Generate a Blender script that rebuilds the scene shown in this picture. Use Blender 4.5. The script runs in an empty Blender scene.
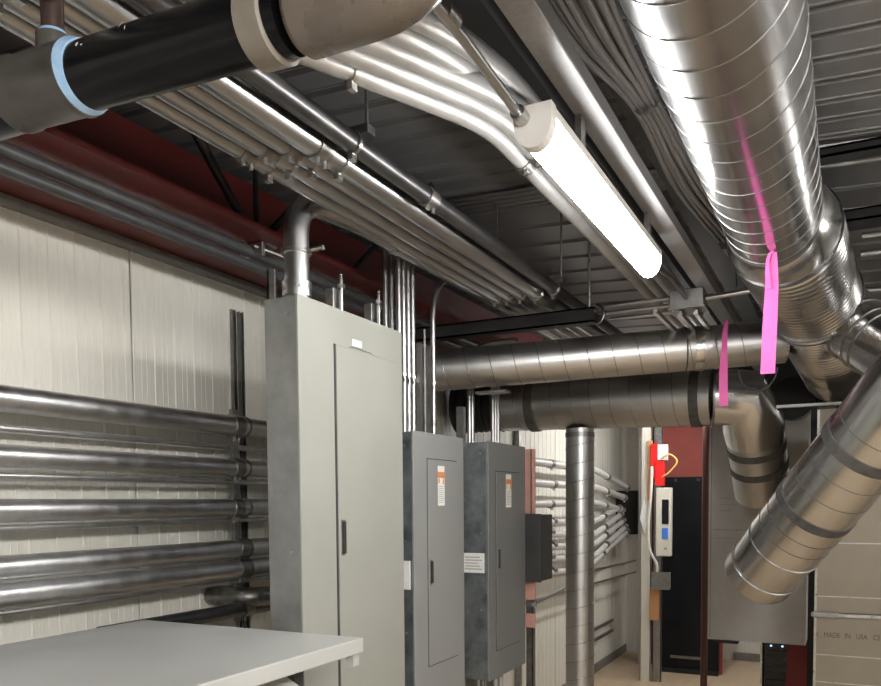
import bpy, bmesh, math, random
from mathutils import Vector, Matrix
random.seed(7)
V = Vector
SC = bpy.context.scene
COL = SC.collection
PI = math.pi

# ------------------------------------------------------------------ materials
def new_mat(name):
    m = bpy.data.materials.new(name); m.use_nodes = True
    nt = m.node_tree
    return m, nt, nt.nodes['Principled BSDF']

def mottled(name, c1, c2, rough=(0.3, 0.5), metal=0.0, scale=14.0, bump=0.0, stretch=(1, 1, 1), detail=5.0, spec=0.5, bscale=60.0):
    m, nt, b = new_mat(name)
    N, L = nt.nodes, nt.links
    tc = N.new('ShaderNodeTexCoord'); mp = N.new('ShaderNodeMapping')
    mp.inputs['Scale'].default_value = stretch
    L.new(tc.outputs['Object'], mp.inputs['Vector'])
    n = N.new('ShaderNodeTexNoise'); n.inputs['Scale'].default_value = scale; n.inputs['Detail'].default_value = detail
    n.inputs['Roughness'].default_value = 0.6
    L.new(mp.outputs[0], n.inputs['Vector'])
    r = N.new('ShaderNodeValToRGB')
    r.color_ramp.elements[0].position = 0.3; r.color_ramp.elements[1].position = 0.7
    r.color_ramp.elements[0].color = (*c1, 1); r.color_ramp.elements[1].color = (*c2, 1)
    L.new(n.outputs['Fac'], r.inputs['Fac']); L.new(r.outputs['Color'], b.inputs['Base Color'])
    mr = N.new('ShaderNodeMapRange')
    mr.inputs['From Min'].default_value = 0.3; mr.inputs['From Max'].default_value = 0.7
    mr.inputs['To Min'].default_value = rough[0]; mr.inputs['To Max'].default_value = rough[1]
    L.new(n.outputs['Fac'], mr.inputs['Value']); L.new(mr.outputs[0], b.inputs['Roughness'])
    b.inputs['Metallic'].default_value = metal
    b.inputs['Specular IOR Level'].default_value = spec
    if bump:
        n2 = N.new('ShaderNodeTexNoise'); n2.inputs['Scale'].default_value = bscale
        L.new(mp.outputs[0], n2.inputs['Vector'])
        bp = N.new('ShaderNodeBump'); bp.inputs['Strength'].default_value = bump; bp.inputs['Distance'].default_value = 0.01
        L.new(n2.outputs['Fac'], bp.inputs['Height']); L.new(bp.outputs[0], b.inputs['Normal'])
    return m

def emit(name, col, strength):
    m, nt, b = new_mat(name)
    b.inputs['Base Color'].default_value = (*col, 1)
    b.inputs['Emission Color'].default_value = (*col, 1)
    b.inputs['Emission Strength'].default_value = strength
    return m

M = {}
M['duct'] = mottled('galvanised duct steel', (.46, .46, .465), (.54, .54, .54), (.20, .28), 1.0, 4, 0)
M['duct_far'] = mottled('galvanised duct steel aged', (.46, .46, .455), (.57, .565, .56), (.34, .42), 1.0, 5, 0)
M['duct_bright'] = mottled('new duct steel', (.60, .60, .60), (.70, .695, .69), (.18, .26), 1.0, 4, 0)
M['seam'] = mottled('lock seam steel', (.24, .24, .24), (.36, .36, .36), (.35, .5), 1.0, 20)
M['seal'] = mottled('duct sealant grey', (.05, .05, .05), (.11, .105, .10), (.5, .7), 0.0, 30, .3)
M['emt'] = mottled('conduit steel', (.38, .38, .385), (.46, .46, .46), (.30, .38), 1.0, 6, 0)
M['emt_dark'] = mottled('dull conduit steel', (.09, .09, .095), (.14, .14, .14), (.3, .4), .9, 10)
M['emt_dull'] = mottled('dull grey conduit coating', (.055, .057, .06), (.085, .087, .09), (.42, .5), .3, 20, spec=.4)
M['emt_wall'] = mottled('wall conduit steel', (.50, .505, .515), (.68, .68, .68), (.32, .44), 1.0, 16, .0, detail=8)
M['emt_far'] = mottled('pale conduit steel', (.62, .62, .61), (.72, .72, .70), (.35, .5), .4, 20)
M['emt_white'] = mottled('bright conduit steel', (.44, .44, .435), (.52, .52, .51), (.35, .5), 0.6, 20)
M['fit'] = mottled('cast fitting metal', (.20, .20, .20), (.36, .35, .33), (.3, .5), 1.0, 40, .1)
M['strut'] = mottled('strut channel zinc', (.26, .26, .26), (.38, .38, .37), (.35, .5), 1.0, 30)
M['zinc'] = mottled('bright zinc', (.4, .4, .39), (.55, .55, .53), (.25, .38), 1.0, 30)
M['deck'] = mottled('roof deck steel', (.25, .25, .255), (.31, .31, .31), (.32, .46), 0.5, 5, 0)
M['wire_grey'] = mottled('grey cable jacket', (.25, .25, .255), (.32, .32, .32), (.4, .55), 0, 30)
M['black_steel'] = mottled('dark painted steel', (.012, .012, .013), (.022, .022, .023), (.4, .6), 0, 12, spec=.3)
M['beam_grey'] = mottled('beam grey paint', (.065, .065, .068), (.10, .10, .105), (.45, .6), 0, 12)
M['rail'] = mottled('lit wireway metal', (.26, .26, .265), (.34, .34, .34), (.35, .5), .5, 60, .05)
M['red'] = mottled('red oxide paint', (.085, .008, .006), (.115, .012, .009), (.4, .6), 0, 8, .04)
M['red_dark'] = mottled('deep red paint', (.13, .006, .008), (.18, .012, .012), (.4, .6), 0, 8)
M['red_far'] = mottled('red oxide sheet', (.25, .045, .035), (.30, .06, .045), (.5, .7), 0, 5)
M['red_bright'] = mottled('fire alarm red', (.75, .01, .01), (.85, .02, .02), (.35, .5), 0, 8)
M['wall'] = mottled('white insulated panel', (.68, .665, .60), (.74, .725, .66), (.42, .58), 0, 90, .05, (1, 1, .12))
M['far_wall'] = mottled('dull grey wall', (.30, .30, .295), (.34, .34, .33), (.5, .6), 0, 6)
M['trim'] = mottled('wall trim', (.16, .155, .14), (.22, .21, .19), (.5, .6), 0, 20)
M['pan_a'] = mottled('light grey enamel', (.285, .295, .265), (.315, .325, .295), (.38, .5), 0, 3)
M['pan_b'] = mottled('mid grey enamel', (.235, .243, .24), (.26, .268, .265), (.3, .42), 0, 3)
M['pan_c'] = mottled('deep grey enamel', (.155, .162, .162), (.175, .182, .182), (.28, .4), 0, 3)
M['can_a'] = mottled('galvanised can', (.24, .248, .24), (.36, .368, .36), (.4, .55), .5, 9, .03)
M['can_b'] = mottled('blue galvanised can', (.15, .18, .20), (.34, .37, .39), (.35, .5), .8, 14, .03)
M['top'] = mottled('grey enamel top', (.41, .415, .40), (.45, .455, .44), (.28, .4), 0, 4)
M['dark_gap'] = mottled('vent shadow grey', (.03, .03, .03), (.05, .05, .05), (.6, .8), 0, 10)
M['handle'] = mottled('black latch plastic', (.02, .02, .02), (.035, .035, .035), (.35, .5), 0, 10)
M['white'] = mottled('white sticker', (.72, .72, .70), (.80, .80, .78), (.4, .5), 0, 40)
M['orange'] = mottled('orange sticker header', (.70, .20, .03), (.75, .25, .04), (.4, .5), 0, 20)
M['ink'] = mottled('black ink', (.04, .04, .04), (.09, .09, .09), (.5, .6), 0, 40)
M['plate_grey'] = mottled('nameplate grey', (.25, .26, .25), (.4, .4, .4), (.5, .6), 0, 200)
M['pipe_black'] = mottled('black drain pipe', (.004, .004, .0045), (.007, .007, .0075), (.22, .26), 0, 12, 0, spec=.22)
M['hub'] = mottled('worn black hub', (.060, .056, .050), (.080, .075, .067), (.3, .36), 0, 20, 0, spec=.3)
M['elbow_grey'] = mottled('grey brown plastic', (.10, .083, .068), (.14, .118, .098), (.22, .36), 0, 12, .04)
M['ring_tan'] = mottled('pale ring', (.17, .15, .125), (.22, .20, .165), (.35, .5), 0, 20)
M['brown_pipe'] = mottled('brown riser pipe', (.030, .017, .014), (.05, .03, .025), (.25, .4), 0, 20)
M['primer'] = mottled('pale blue primer', (.25, .42, .62), (.36, .53, .72), (.4, .5), 0, 50)
M['pink'] = mottled('hot pink tape', (.80, .12, .42), (.85, .15, .47), (.5, .6), 0, 10)
M['pinkish'] = mottled('pinkish board', (.50, .25, .21), (.62, .34, .29), (.5, .7), 0, 12)
M['ply'] = mottled('plywood orange', (.50, .23, .10), (.62, .32, .15), (.5, .7), 0, 8, 0, (1, 1, .2))
M['floor'] = mottled('plywood floor', (.48, .36, .235), (.60, .47, .33), (.42, .6), 0, 5, .03, (4, .6, 1))
M['rust'] = mottled('rust brown post', (.045, .012, .008), (.08, .024, .015), (.4, .6), 0, 25)
M['board'] = mottled('dull plenum steel', (.42, .41, .395), (.50, .485, .465), (.42, .58), .2, 8, .05)
M['duct_warm_tint'] = mottled('plenum steel with warm light tint', (.255, .225, .18), (.30, .265, .215), (.40, .55), .3, 4, .03)  # warm lamplight is mixed into the colour of plain galvanised steel
M['black_panel'] = mottled('black sheet panel', (.006, .007, .009), (.010, .011, .014), (.3, .38), 0, 5, spec=.25)
M['black_gloss'] = mottled('black cabinet', (.006, .007, .01), (.012, .013, .018), (.15, .3), 0, 5)
M['blue'] = mottled('blue button', (.05, .2, .75), (.08, .25, .8), (.4, .5), 0, 10)
M['cream'] = mottled('cream device case', (.66, .64, .55), (.72, .70, .62), (.4, .5), 0, 10)
M['cable_white'] = mottled('white cable jacket', (.70, .68, .62), (.76, .74, .68), (.4, .5), 0, 10)
M['yellow'] = mottled('yellow wire', (.75, .45, .12), (.8, .5, .15), (.4, .5), 0, 10)
M['fixture'] = mottled('white fixture enamel', (.62, .60, .57), (.68, .66, .63), (.35, .45), 0, 5)
M['lens'] = emit('lit lens', (1, .985, .96), 32.0)
M['lens_high'] = emit('lit high output lens', (1, .975, .94), 60.0)
M['lens_mid'] = emit('lit medium lens', (1, .98, .95), 36.0)
M['lens_fill'] = emit('fill light lens', (1, .95, .88), 11.0)
M['led'] = emit('status light', (.4, .6, 1), 1.5)

# ------------------------------------------------------------------ mesh builder
class MB:
    def __init__(s): s.v = []; s.f = []; s.sm = []; s.mi = []
    def add(s, vs, fs, smooth=False, mi=0):
        o = len(s.v); s.v += [V(x) for x in vs]
        for f in fs: s.f.append([i + o for i in f]); s.sm.append(smooth); s.mi.append(mi)
        return s
    def box(s, a, b, mi=0, bev=0.0):
        x0, y0, z0 = [min(p, q) for p, q in zip(a, b)]; x1, y1, z1 = [max(p, q) for p, q in zip(a, b)]
        if bev <= 0:
            vs = [(x0,y0,z0),(x1,y0,z0),(x1,y1,z0),(x0,y1,z0),(x0,y0,z1),(x1,y0,z1),(x1,y1,z1),(x0,y1,z1)]
            return s.add(vs, [(0,3,2,1),(4,5,6,7),(0,1,5,4),(1,2,6,5),(2,3,7,6),(3,0,4,7)], False, mi)
        bm = bmesh.new(); bmesh.ops.create_cube(bm, size=1)
        for v in bm.verts: v.co = V(((x0+x1)/2+v.co.x*(x1-x0), (y0+y1)/2+v.co.y*(y1-y0), (z0+z1)/2+v.co.z*(z1-z0)))
        bev = min(bev, .45*min(x1-x0, y1-y0, z1-z0))
        bmesh.ops.bevel(bm, geom=bm.edges[:], offset=bev, segments=2, affect='EDGES', profile=.5)
        bm.verts.index_update()
        s.add([v.co.copy() for v in bm.verts], [[v.index for v in f.verts] for f in bm.faces], False, mi)
        bm.free(); return s
    def obox(s, c, ax, ay, az, mi=0):
        c, ax, ay, az = V(c), V(ax), V(ay), V(az)
        vs = [c+i*ax+j*ay+k*az for k in (-1,1) for (i,j) in ((-1,-1),(1,-1),(1,1),(-1,1))]
        return s.add(vs, [(0,3,2,1),(4,5,6,7),(0,1,5,4),(1,2,6,5),(2,3,7,6),(3,0,4,7)], False, mi)
    def sweep(s, pts, r, segs=20, caps=True, mi=0, phase=0, prof=None):
        """tube along pts; r a number or list; prof = list of 2-d points replacing the circle"""
        pts = [V(p) for p in pts]; n = len(pts)
        rs = r if isinstance(r, (list, tuple)) else [r]*n
        T = []
        for i in range(n):
            a = pts[max(i-1,0)]; b = pts[min(i+1,n-1)]
            if i in (0, n-1): t = (b-a)
            else: t = (pts[i]-a).normalized() + (b-pts[i]).normalized()
            T.append(t.normalized() if t.length > 1e-9 else (T[-1] if T else V((0,0,1))))
        up = V((0,0,1)) if abs(T[0].z) < .9 else V((1,0,0))
        u = T[0].cross(up).normalized()
        cs = prof or [(math.cos(2*PI*k/segs+phase), math.sin(2*PI*k/segs+phase)) for k in range(segs)]
        m = len(cs); vs = []
        for i in range(n):
            if i:
                u = (u - T[i]*u.dot(T[i])).normalized()
            w = T[i].cross(u)
            for (p, q) in cs: vs.append(pts[i] + (u*p + w*q)*rs[i])
        fs = []
        for i in range(n-1):
            for k in range(m):
                k2 = (k+1) % m
                fs.append((i*m+k, i*m+k2, (i+1)*m+k2, (i+1)*m+k))
        s.add(vs, fs, prof is None, mi)
        if caps:
            s.add(vs[:m], [tuple(range(m))[::-1]], False, mi); s.add(vs[-m:], [tuple(range(m))], False, mi)
        return s
    def build(s, name, mat, parent=None, origin=None):
        off = OFF.get(parent.name, V((0,0,0))) if parent else None
        if parent is None:
            if origin is None:
                xs = [v.x for v in s.v]; ys = [v.y for v in s.v]; zs = [v.z for v in s.v]
                origin = V(((min(xs)+max(xs))/2, (min(ys)+max(ys))/2, min(zs)))
            off = V(origin)
        me = bpy.data.meshes.new(name)
        me.from_pydata([v-off for v in s.v], [], s.f)
        mats = mat if isinstance(mat, (list, tuple)) else [mat]
        for q in mats: me.materials.append(M[q] if isinstance(q, str) else q)
        me.polygons.foreach_set('use_smooth', s.sm); me.polygons.foreach_set('material_index', s.mi)
        me.update()
        bm = bmesh.new(); bm.from_mesh(me)
        bmesh.ops.recalc_face_normals(bm, faces=bm.faces[:])
        for e in bm.edges:
            if len(e.link_faces) == 2 and e.calc_face_angle(0) > .6: e.smooth = False
        bm.to_mesh(me); bm.free()
        o = bpy.data.objects.new(name, me); COL.objects.link(o)
        if parent: o.parent = parent
        else: o.location = off
        OFF[o.name] = off
        return o
OFF = {}

def fillet(pts, rad, n=8):
    pts = [V(p) for p in pts]; out = [pts[0]]
    for i in range(1, len(pts)-1):
        a, b, c = pts[i-1], pts[i], pts[i+1]
        d1 = (a-b); d2 = (c-b); l = min(rad, d1.length*.49, d2.length*.49)
        p, q = b+d1.normalized()*l, b+d2.normalized()*l
        for k in range(n+1):
            t = k/n; out.append(p*(1-t)**2 + b*2*t*(1-t) + q*t*t)
    out.append(pts[-1]); return out

def tag(o, label, cat, group=None, kind=None):
    if label: o['label'] = label
    if cat: o['category'] = cat
    if group: o['group'] = group
    if kind: o['kind'] = kind
    return o
def thing(name, label, cat, loc, group=None):
    o = bpy.data.objects.new(name, None); COL.objects.link(o); o.location = loc
    o.empty_display_size = .05; OFF[o.name] = V(loc); return tag(o, label, cat, group)
def struct(name, mb, mat, label=None, cat=None, parent=None):
    o = mb.build(name, mat, parent)
    if parent is None: o['kind'] = 'structure'; o['label'] = label or name; o['category'] = cat or name.split('_')[0]
    return o
def ringpts(c, d, w):
    c, d = V(c), V(d).normalized(); return [c-d*w/2, c+d*w/2]
def band(c, d, w, r, segs=28):
    """closed collar of width w round an axis"""
    return MB().sweep(ringpts(c, d, w), r, segs)
def collar(c, d, w, r, lip=.003, segs=32):
    c, d = V(c), V(d).normalized()
    return MB().sweep([c-d*w/2, c-d*w/2+d*.001, c+d*w/2-d*.001, c+d*w/2], [r, r+lip, r+lip, r], segs, caps=False)

# ------------------------------------------------------------------ shell
XL, XR, YB, YE = -2.45, 3.2, -1.6, 10.0
def deck_z(x): return 3.30 - .045*x
# floor
struct('floor', MB().box((XL-.15, YB-.1, -.1), (XR+.1, YE+.15, 0)), 'floor', 'tan plywood floor', 'floor')
# left wall: ribbed insulated panels, profile along Y
def ribbed(y0, y1, z0, z1, x, sx=1):
    prof = []
    p = .1075; y = y0
    while y < y1-1e-6:
        e = min(y+p, y1)
        for (a, d) in ((0, 0), (.003, .004), (.009, .004), (.013, 0), (.042, 0), (.0435, .0012), (.046, 0), (.068, 0), (.0695, .0012), (.072, 0)):
            if y+a < e: prof.append((y+a, d))
        y += p
    prof.append((y1, 0))
    vs = []; fs = []
    for (yy, d) in prof:
        vs += [(x+d*sx, yy, z0), (x+d*sx, yy, z1)]
    for i in range(len(prof)-1): fs.append((2*i, 2*i+2, 2*i+3, 2*i+1))
    mb = MB().add(vs, fs); mb.box((x-.012, y0, z0), (x-.15, y1, z1)); return mb
wl = struct('wall_left', ribbed(YB, YB+.82, 0, 2.865, XL), 'wall', 'white ribbed insulated metal wall panels behind the conduits', 'wall')
y = YB+.82
for k in range(12):
    y2 = min(y+1.005, YE)
    if y2-y < .05: break
    q = ribbed(y+.006, y2, 0, 2.865, XL).build('wall_panel', 'wall', wl); y += 1.005
# end wall
def ribbed_x(x0, x1, yy):
    mb = MB(); vs = []; fs = []; x = x0; pr = []
    while x < x1:
        pr += [(x, 0), (x+.004, .004), (x+.012, .004), (x+.016, 0)]; x += .12
    pr.append((x1, 0))
    for (a, d) in pr: vs += [(a, yy+d, 0), (a, yy+d, 3.6)]
    for i in range(len(pr)-1): fs.append((2*i, 2*i+2, 2*i+3, 2*i+1))
    return mb.add(vs, fs).box((x0, yy+.008, 0), (x1, yy+.12, 3.6))
struct('wall_end', ribbed_x(XL-.1, XR+.1, YE), 'wall', 'white ribbed wall at the far end', 'wall')
struct('wall_right', MB().box((XR, YB, 0), (XR+.1, YE, 3.6)), 'far_wall', 'plain wall on the right out of view', 'wall')
struct('wall_back', MB().box((XL, YB-.1, 0), (XR, YB, 3.6)), 'far_wall', 'plain wall behind the viewer', 'wall')
struct('trim_1', MB().box((XL-.15, YB, 2.866), (XL+.03, YE, 2.90)), 'trim', 'grey brown metal trim along the top of the left wall', 'trim')
struct('baseboard_left', MB().box((XL+.006, 4.5, 0.002), (XL+.02, YE, .10)), 'trim', 'dark base strip of the left wall', 'baseboard')
# roof deck: trapezoidal flutes running along X, sloping gently to the right
def deck():
    mb = MB(); prof = []; y = YB-.04; p = .1525; dp = .050
    while y < YE:
        p = .1525 if y < 3.75 else .305
        prof += [(y, 0), (y+p-.052, 0), (y+p-.051, -.005), (y+p-.044, -.005), (y+p-.042, dp), (y+p-.012, dp)]
        y += p
    xs = (XL-.2, XR+.1)
    vs = []
    for (yy, d) in prof:
        for x in xs: vs.append((x, yy, deck_z(x)+d))
    fs = [(2*i, 2*i+1, 2*i+3, 2*i+2) for i in range(len(prof)-1)]
    mb.add(vs, fs)
    return mb
ck = struct('ceiling', deck(), 'deck', 'grey fluted steel roof deck', 'ceiling')
# closing slab above the deck
sl = MB(); x0, x1 = XL-.2, XR+.1
sl.add([(x0,YB,deck_z(x0)+.06),(x1,YB,deck_z(x1)+.06),(x1,YE+.1,deck_z(x1)+.06),(x0,YE+.1,deck_z(x0)+.06),
        (x0,YB,deck_z(x0)+.2),(x1,YB,deck_z(x1)+.2),(x1,YE+.1,deck_z(x1)+.2),(x0,YE+.1,deck_z(x0)+.2)],
       [(0,3,2,1),(4,5,6,7),(0,1,5,4),(1,2,6,5),(2,3,7,6),(3,0,4,7)])
sl.build('slab', 'deck', ck)
sm = MB()
for i, (a, b) in enumerate(((-1.85, 3.62), (-1.2, 4.4), (.42, 3.03), (.9, 3.9), (-1.25, 2.9))):
    sm.box((a, b, deck_z(a)-.004), (a+.006, b+.085, deck_z(a)+.004))
sm.build('sheet_joint', 'black_steel', ck)

# red spandrel beam above the left wall (structure)
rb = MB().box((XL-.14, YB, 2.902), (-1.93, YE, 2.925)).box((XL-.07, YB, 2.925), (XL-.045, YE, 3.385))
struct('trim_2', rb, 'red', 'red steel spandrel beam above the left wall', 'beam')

# ------------------------------------------------------------------ steel above
t = thing('steel_beam', 'dark grey steel beam running away directly above the lit ceiling light', 'beam', (-.93, 4, 3.19))
MB().box((-.99, YB, 3.19), (-.86, YE, 3.203)).build('flange', 'beam_grey', t)
MB().box((-.93, YB, 3.203), (-.92, YE, 3.335)).build('web', 'beam_grey', t)
o = MB().box((-.626, YB, 2.872), (-.556, 6.6, 2.915), bev=.003).build('wireway', 'rail'); tag(o, 'pale straight metal wireway beside the dark beam right of the ceiling light', 'wireway')
o = MB().box((-.72, YB, 3.262), (-.60, YE, 3.272)).box((-.665, YB, 3.272), (-.655, YE, 3.32)).build('steel_angle', 'beam_grey')
tag(o, 'dark steel tee right of the pale wireway under the deck', 'steel member')
# cross members
def cross(name, label, y0, y1, z0, z1, x0, x1, mat='black_steel'):
    o = MB().box((x0, y0, z0), (x1, y0+.008, z1)).box((x0, y0, z0), (x1, y1, z0+.008)).box((x0, y0, z1-.008), (x1, y1, z1)).build(name, mat)
    return tag(o, label, 'steel member')
cross('steel_channel', 'dark channel under the deck seen first right of the big round duct', 3.22, 3.30, 3.115, 3.15, -.55, XR)
cross('steel_channel', 'dark channel under the deck, deeper of the two right of the big round duct', 3.95, 4.10, 3.10, 3.15, -.55, XR)
cross('steel_channel', 'black cross channel carrying the row of clamped conduits above the panelboards', 3.78, 3.85, 2.755, 2.825, -2.35, -1.08)
for i, (yy, zz, r, nm) in enumerate(((4.30, 3.13, .014, 'nearest'), (4.62, 3.13, .018, 'middle'), (5.3, 3.1, .02, 'farthest'))):
    mb = MB().sweep([(.05, yy, zz-.0), (XR-.01, yy, zz-.05)], r, 12)
    t = thing('conduit', 'small conduit crossing below the deck right of the big duct, %s of three' % nm, 'conduit', (.6, yy, zz), 'conduits crossing right of the big duct')
    mb.build('tube', 'emt', t)
    band((.22, yy, zz), (1, 0, 0), .05, r+.006, 14).build('coupling', 'fit', t)
# five thin conduits tight under the deck running across
names5 = ['nearest', 'second', 'third', 'fourth', 'farthest']
for i in range(5):
    yy = 3.56+.052*i
    mb = MB().sweep([(XL+.05, yy, deck_z(XL)-.020), (XR-.02, yy, deck_z(XR)-.020)], .0125, 10)
    o = mb.build('thin_conduit', 'emt'); tag(o, 'thin conduit tight under the deck crossing the room, %s of five side by side' % names5[i], 'conduit', 'thin conduits under the deck')
# junction box and its conduits behind the light
t = thing('junction_box', 'square grey junction box hanging behind the far end of the ceiling light', 'junction box', (-.655, 3.98, 2.78))
MB().box((-.735, 3.80, 2.78), (-.585, 3.95, 2.86), bev=.004).build('box', 'strut', t)
MB().box((-.742, 3.793, 2.772), (-.578, 3.957, 2.78), bev=.002).build('cover', 'strut', t)
for dx, dy in ((-.06, -.06), (.06, .06)):
    MB().sweep([(-.66+dx, 3.875+dy, 2.766), (-.66+dx, 3.875+dy, 2.774)], .006, 8).build('screw', 'zinc', t)
t = thing('conduit', 'short conduit from the junction box to the big round duct', 'conduit', (-.46, 3.86, 2.8))
MB().sweep([(-.584, 3.86, 2.82), (-.30, 3.84, 2.83)], .012, 12).build('tube', 'emt', t)
band((-.565, 3.86, 2.82), (1, 0, 0), .03, .019, 12).build('connector', 'fit', t)
for i, (a, b) in enumerate(((3.95, 2.86), (4.03, 2.845), (4.11, 2.83))):
    o = MB().sweep([(-1.10, a, b), (-.70, a, b)], .010, 10).build('thin_conduit', 'emt')
    tag(o, 'thin conduit left of the junction box, %s of three' % ['upper', 'middle', 'lower'][i], 'conduit', 'thin conduits beside the junction box')
for i, x in enumerate((-.79, -.70, -.63)):
    o = MB().box((x, 3.72+.1*min(i, 1), 2.745), (x+.018, 4.20, 2.765)).build('strut_channel', 'zinc')
    tag(o, 'short bright strut under the junction box, %s of three' % ['leftmost', 'middle', 'rightmost'][i], 'strut', 'struts under the junction box')

# ------------------------------------------------------------------ ceiling lights
def light(label, x, y0, y1, z, lens='lens', wide=False):
    t = thing('ceiling_light', label, 'ceiling light', (x, (y0+y1)/2, z), 'ceiling lights')
    hw, h = (.16, .24) if wide else (.044, .088); k_ = .22 if wide else .066; r_ = .2 if wide else .055
    # housing: top half box profile, lens: half round below
    hp = [(-hw, k_), (-hw, h), (hw, h), (hw, k_)]
    mb = MB(); vs = []
    ys = (y0, y1)
    for yy in ys: vs += [(x+p, yy, z+q) for p, q in hp]
    mb.add(vs, [(0,1,5,4), (1,2,6,5), (2,3,7,6), (3,0,4,7), (0,3,2,1), (4,5,6,7)])
    mb.build('housing', 'fixture', t)
    n = 12; lp = [(-hw*.97, k_+.004)] + [(-math.cos(PI*k/n)*hw*.97, r_-math.sin(PI*k/n)*(r_+.003)) for k in range(n+1)] + [(hw*.97, k_+.004)]
    m = len(lp); vs = []
    for yy in (y0+.03, y1-.006): vs += [(x+p, yy, z+q) for p, q in lp]
    mb = MB(); mb.add(vs, [(k, k+1, m+k+1, m+k) for k in range(m-1)], True)
    mb.add(vs[:m], [tuple(range(m))]); mb.add(vs[m:], [tuple(range(m))]); mb.build('lens', lens, t)
    cp = [(-hw-.002, h+.002)] + [(-math.cos(PI*k/n)*(hw+.002), r_-math.sin(PI*k/n)*(r_+.007)) for k in range(n+1)] + [(hw+.002, h+.002)]
    for ya, yb in ((y0-.004, y0+.03), (y1-.006, y1+.002)) if True else ():
        mb = MB(); vs = []; m = len(cp)
        for yy in (ya, yb): vs += [(x+p, yy, z+q) for p, q in cp]
        mb.add(vs, [(k, (k+1) % m, m+(k+1) % m, m+k) for k in range(m)]); mb.add(vs[:m], [tuple(range(m))]); mb.add(vs[m:], [tuple(range(m))])
        if ya < y1-.1: mb.build('end_cap', 'fixture', t)
    for yy in (y0+.25, y1-.2):
        if not wide and lens == 'lens': MB().box((x+.028, yy-.02, z+h), (x+.044, yy+.02, 2.872)).build('hanger', 'strut', t)
        else: MB().sweep([(x, yy, z+h), (x, yy, deck_z(x)-.001)], .004, 8).build('hanger_rod', 'strut', t)
    return t
light('lit linear ceiling light hanging in the middle of the view', -.652, 1.775, 3.0, 2.715)
light('unseen fill light at the right, outside the view, made wide to soften highlights', 1.0, -1.5, .75, 2.52, 'lens_mid', True)  # unseen light placed for wall fill, its wide shape made up for softer highlights
light('added unseen wide fill light right of the view beside the slanting duct', 1.65, 2.2, 3.8, 2.75, 'lens_fill', True)  # unseen light put in to give the slanting duct a highlight
light('added unseen linear fill light far right of the view', 1.9, 7.0, 9.0, 2.80, 'lens_mid')  # added unseen fill, set far back to keep duct highlights down
light('linear ceiling light far away behind the two round cross ducts', -1.25, 6.6, 8.4, 2.72, 'lens_mid')
t = thing('conduit', 'thin conduit feeding the near end of the lit ceiling light', 'conduit', (-.68, 1.3, 2.82))
MB().sweep([(-.70, .3, 2.845), (-.70, 1.5, 2.83), (-.675, 1.772, 2.775)], .011, 12).build('tube', 'emt', t)
band((-.70, 1.44, 2.8405), (0, 1, 0), .05, .018, 12).build('coupling', 'fit', t)
band((-.675, 1.755, 2.778), (.1, 1, -.2), .03, .018, 12).build('connector', 'zinc', t)
t = thing('conduit', 'thin conduit linking the far end of the lit ceiling light to the junction box', 'conduit', (-.655, 3.4, 2.8))
MB().sweep([(-.655, 3.003, 2.775), (-.655, 3.4, 2.815), (-.66, 3.798, 2.82)], .010, 12).build('tube', 'emt_dark', t)
band((-.655, 3.06, 2.781), (0, 1, 0), .04, .016, 12).build('coupling', 'fit', t)

# ------------------------------------------------------------------ main round duct
def spiral(axis0, axis1, r, pitch, name, mat, parent, w=.0035, ph=0.0):
    a, b = V(axis0), V(axis1); d = (b-a); L = d.length; d.normalize()
    u = d.cross(V((0,0,1)) if abs(d.z) < .9 else V((1,0,0))).normalized(); v = d.cross(u)
    n = int(L/pitch*36); pts = []
    for i in range(n+1):
        s_ = i/n*L; an = ph+2*PI*s_/pitch
        pts.append(a+d*s_+(u*math.cos(an)+v*math.sin(an))*(r+.0002))
    return MB().sweep(pts, w, 6).build(name, mat, parent)
X0, Z0 = -.256, 2.94
t = thing('spiral_duct', 'largest round spiral duct running away overhead at the upper right', 'duct', (X0, 2.5, Z0-.17))
MB().sweep([(X0, YB+.02, Z0), (X0, 3.30, Z0)], .168, 64, caps=False).build('duct_tube', 'duct', t)
spiral((X0, .6, Z0), (X0, 3.28, Z0), .168, .125, 'lock_seam', 'seam', t, .0018, .9)
collar((X0, 3.29, Z0), (0, 1, 0), .035, .168, .004, 64).build('sealed_joint', 'seal', t)
MB().sweep([(X0, 3.30, Z0), (X0+.008, 3.34, Z0), (X0+.02, 3.42, Z0), (X0+.024, 3.46, Z0)], [.170, .195, .205, .209], 64, caps=False).build('reducer', 'duct_bright', t)
# ribbed larger section
P0, P1, P2 = V((X0+.024, 3.45, Z0)), V((-.156, 4.242, 2.858)), V((-.025, 5.364, 2.675))
def ribbed_tube(A, B, r, pitch, amp, segs=56):
    n = int((B-A).length/pitch*6); pts = []; rs = []
    for i in range(n+1):
        s_ = i/n; pts.append(A.lerp(B, s_)); ph = (s_*(B-A).length/pitch) % 1.0
        rs.append(r+amp*max(0, math.cos(2*PI*ph))**4)
    return MB().sweep(pts, rs, segs, caps=False)
ribbed_tube(P0, P1+(P1-P0)*.05, .207, .042, .007).build('ribbed_section', 'duct', t)
collar(P1+(P1-P0)*.06, P1-P0, .035, .206, .012, 56).build('joint_band', 'seal', t)
ribbed_tube(P1, P2, .210, .040, .010).build('ribbed_section', 'duct', t)
MB().sweep([P2-(P2-P1).normalized()*.01, P2], [.216, .18], 56).build('end_cap', 'seal', t)
for yy in (2.0, 4.2):
    mb = MB(); mb.sweep([(X0-.235 if yy > 3.4 else X0-.172, yy, Z0), (X0-.235 if yy > 3.4 else X0-.172, yy, deck_z(X0))], .003, 6)
    mb.build('hanger_wire', 'strut', t)
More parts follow.
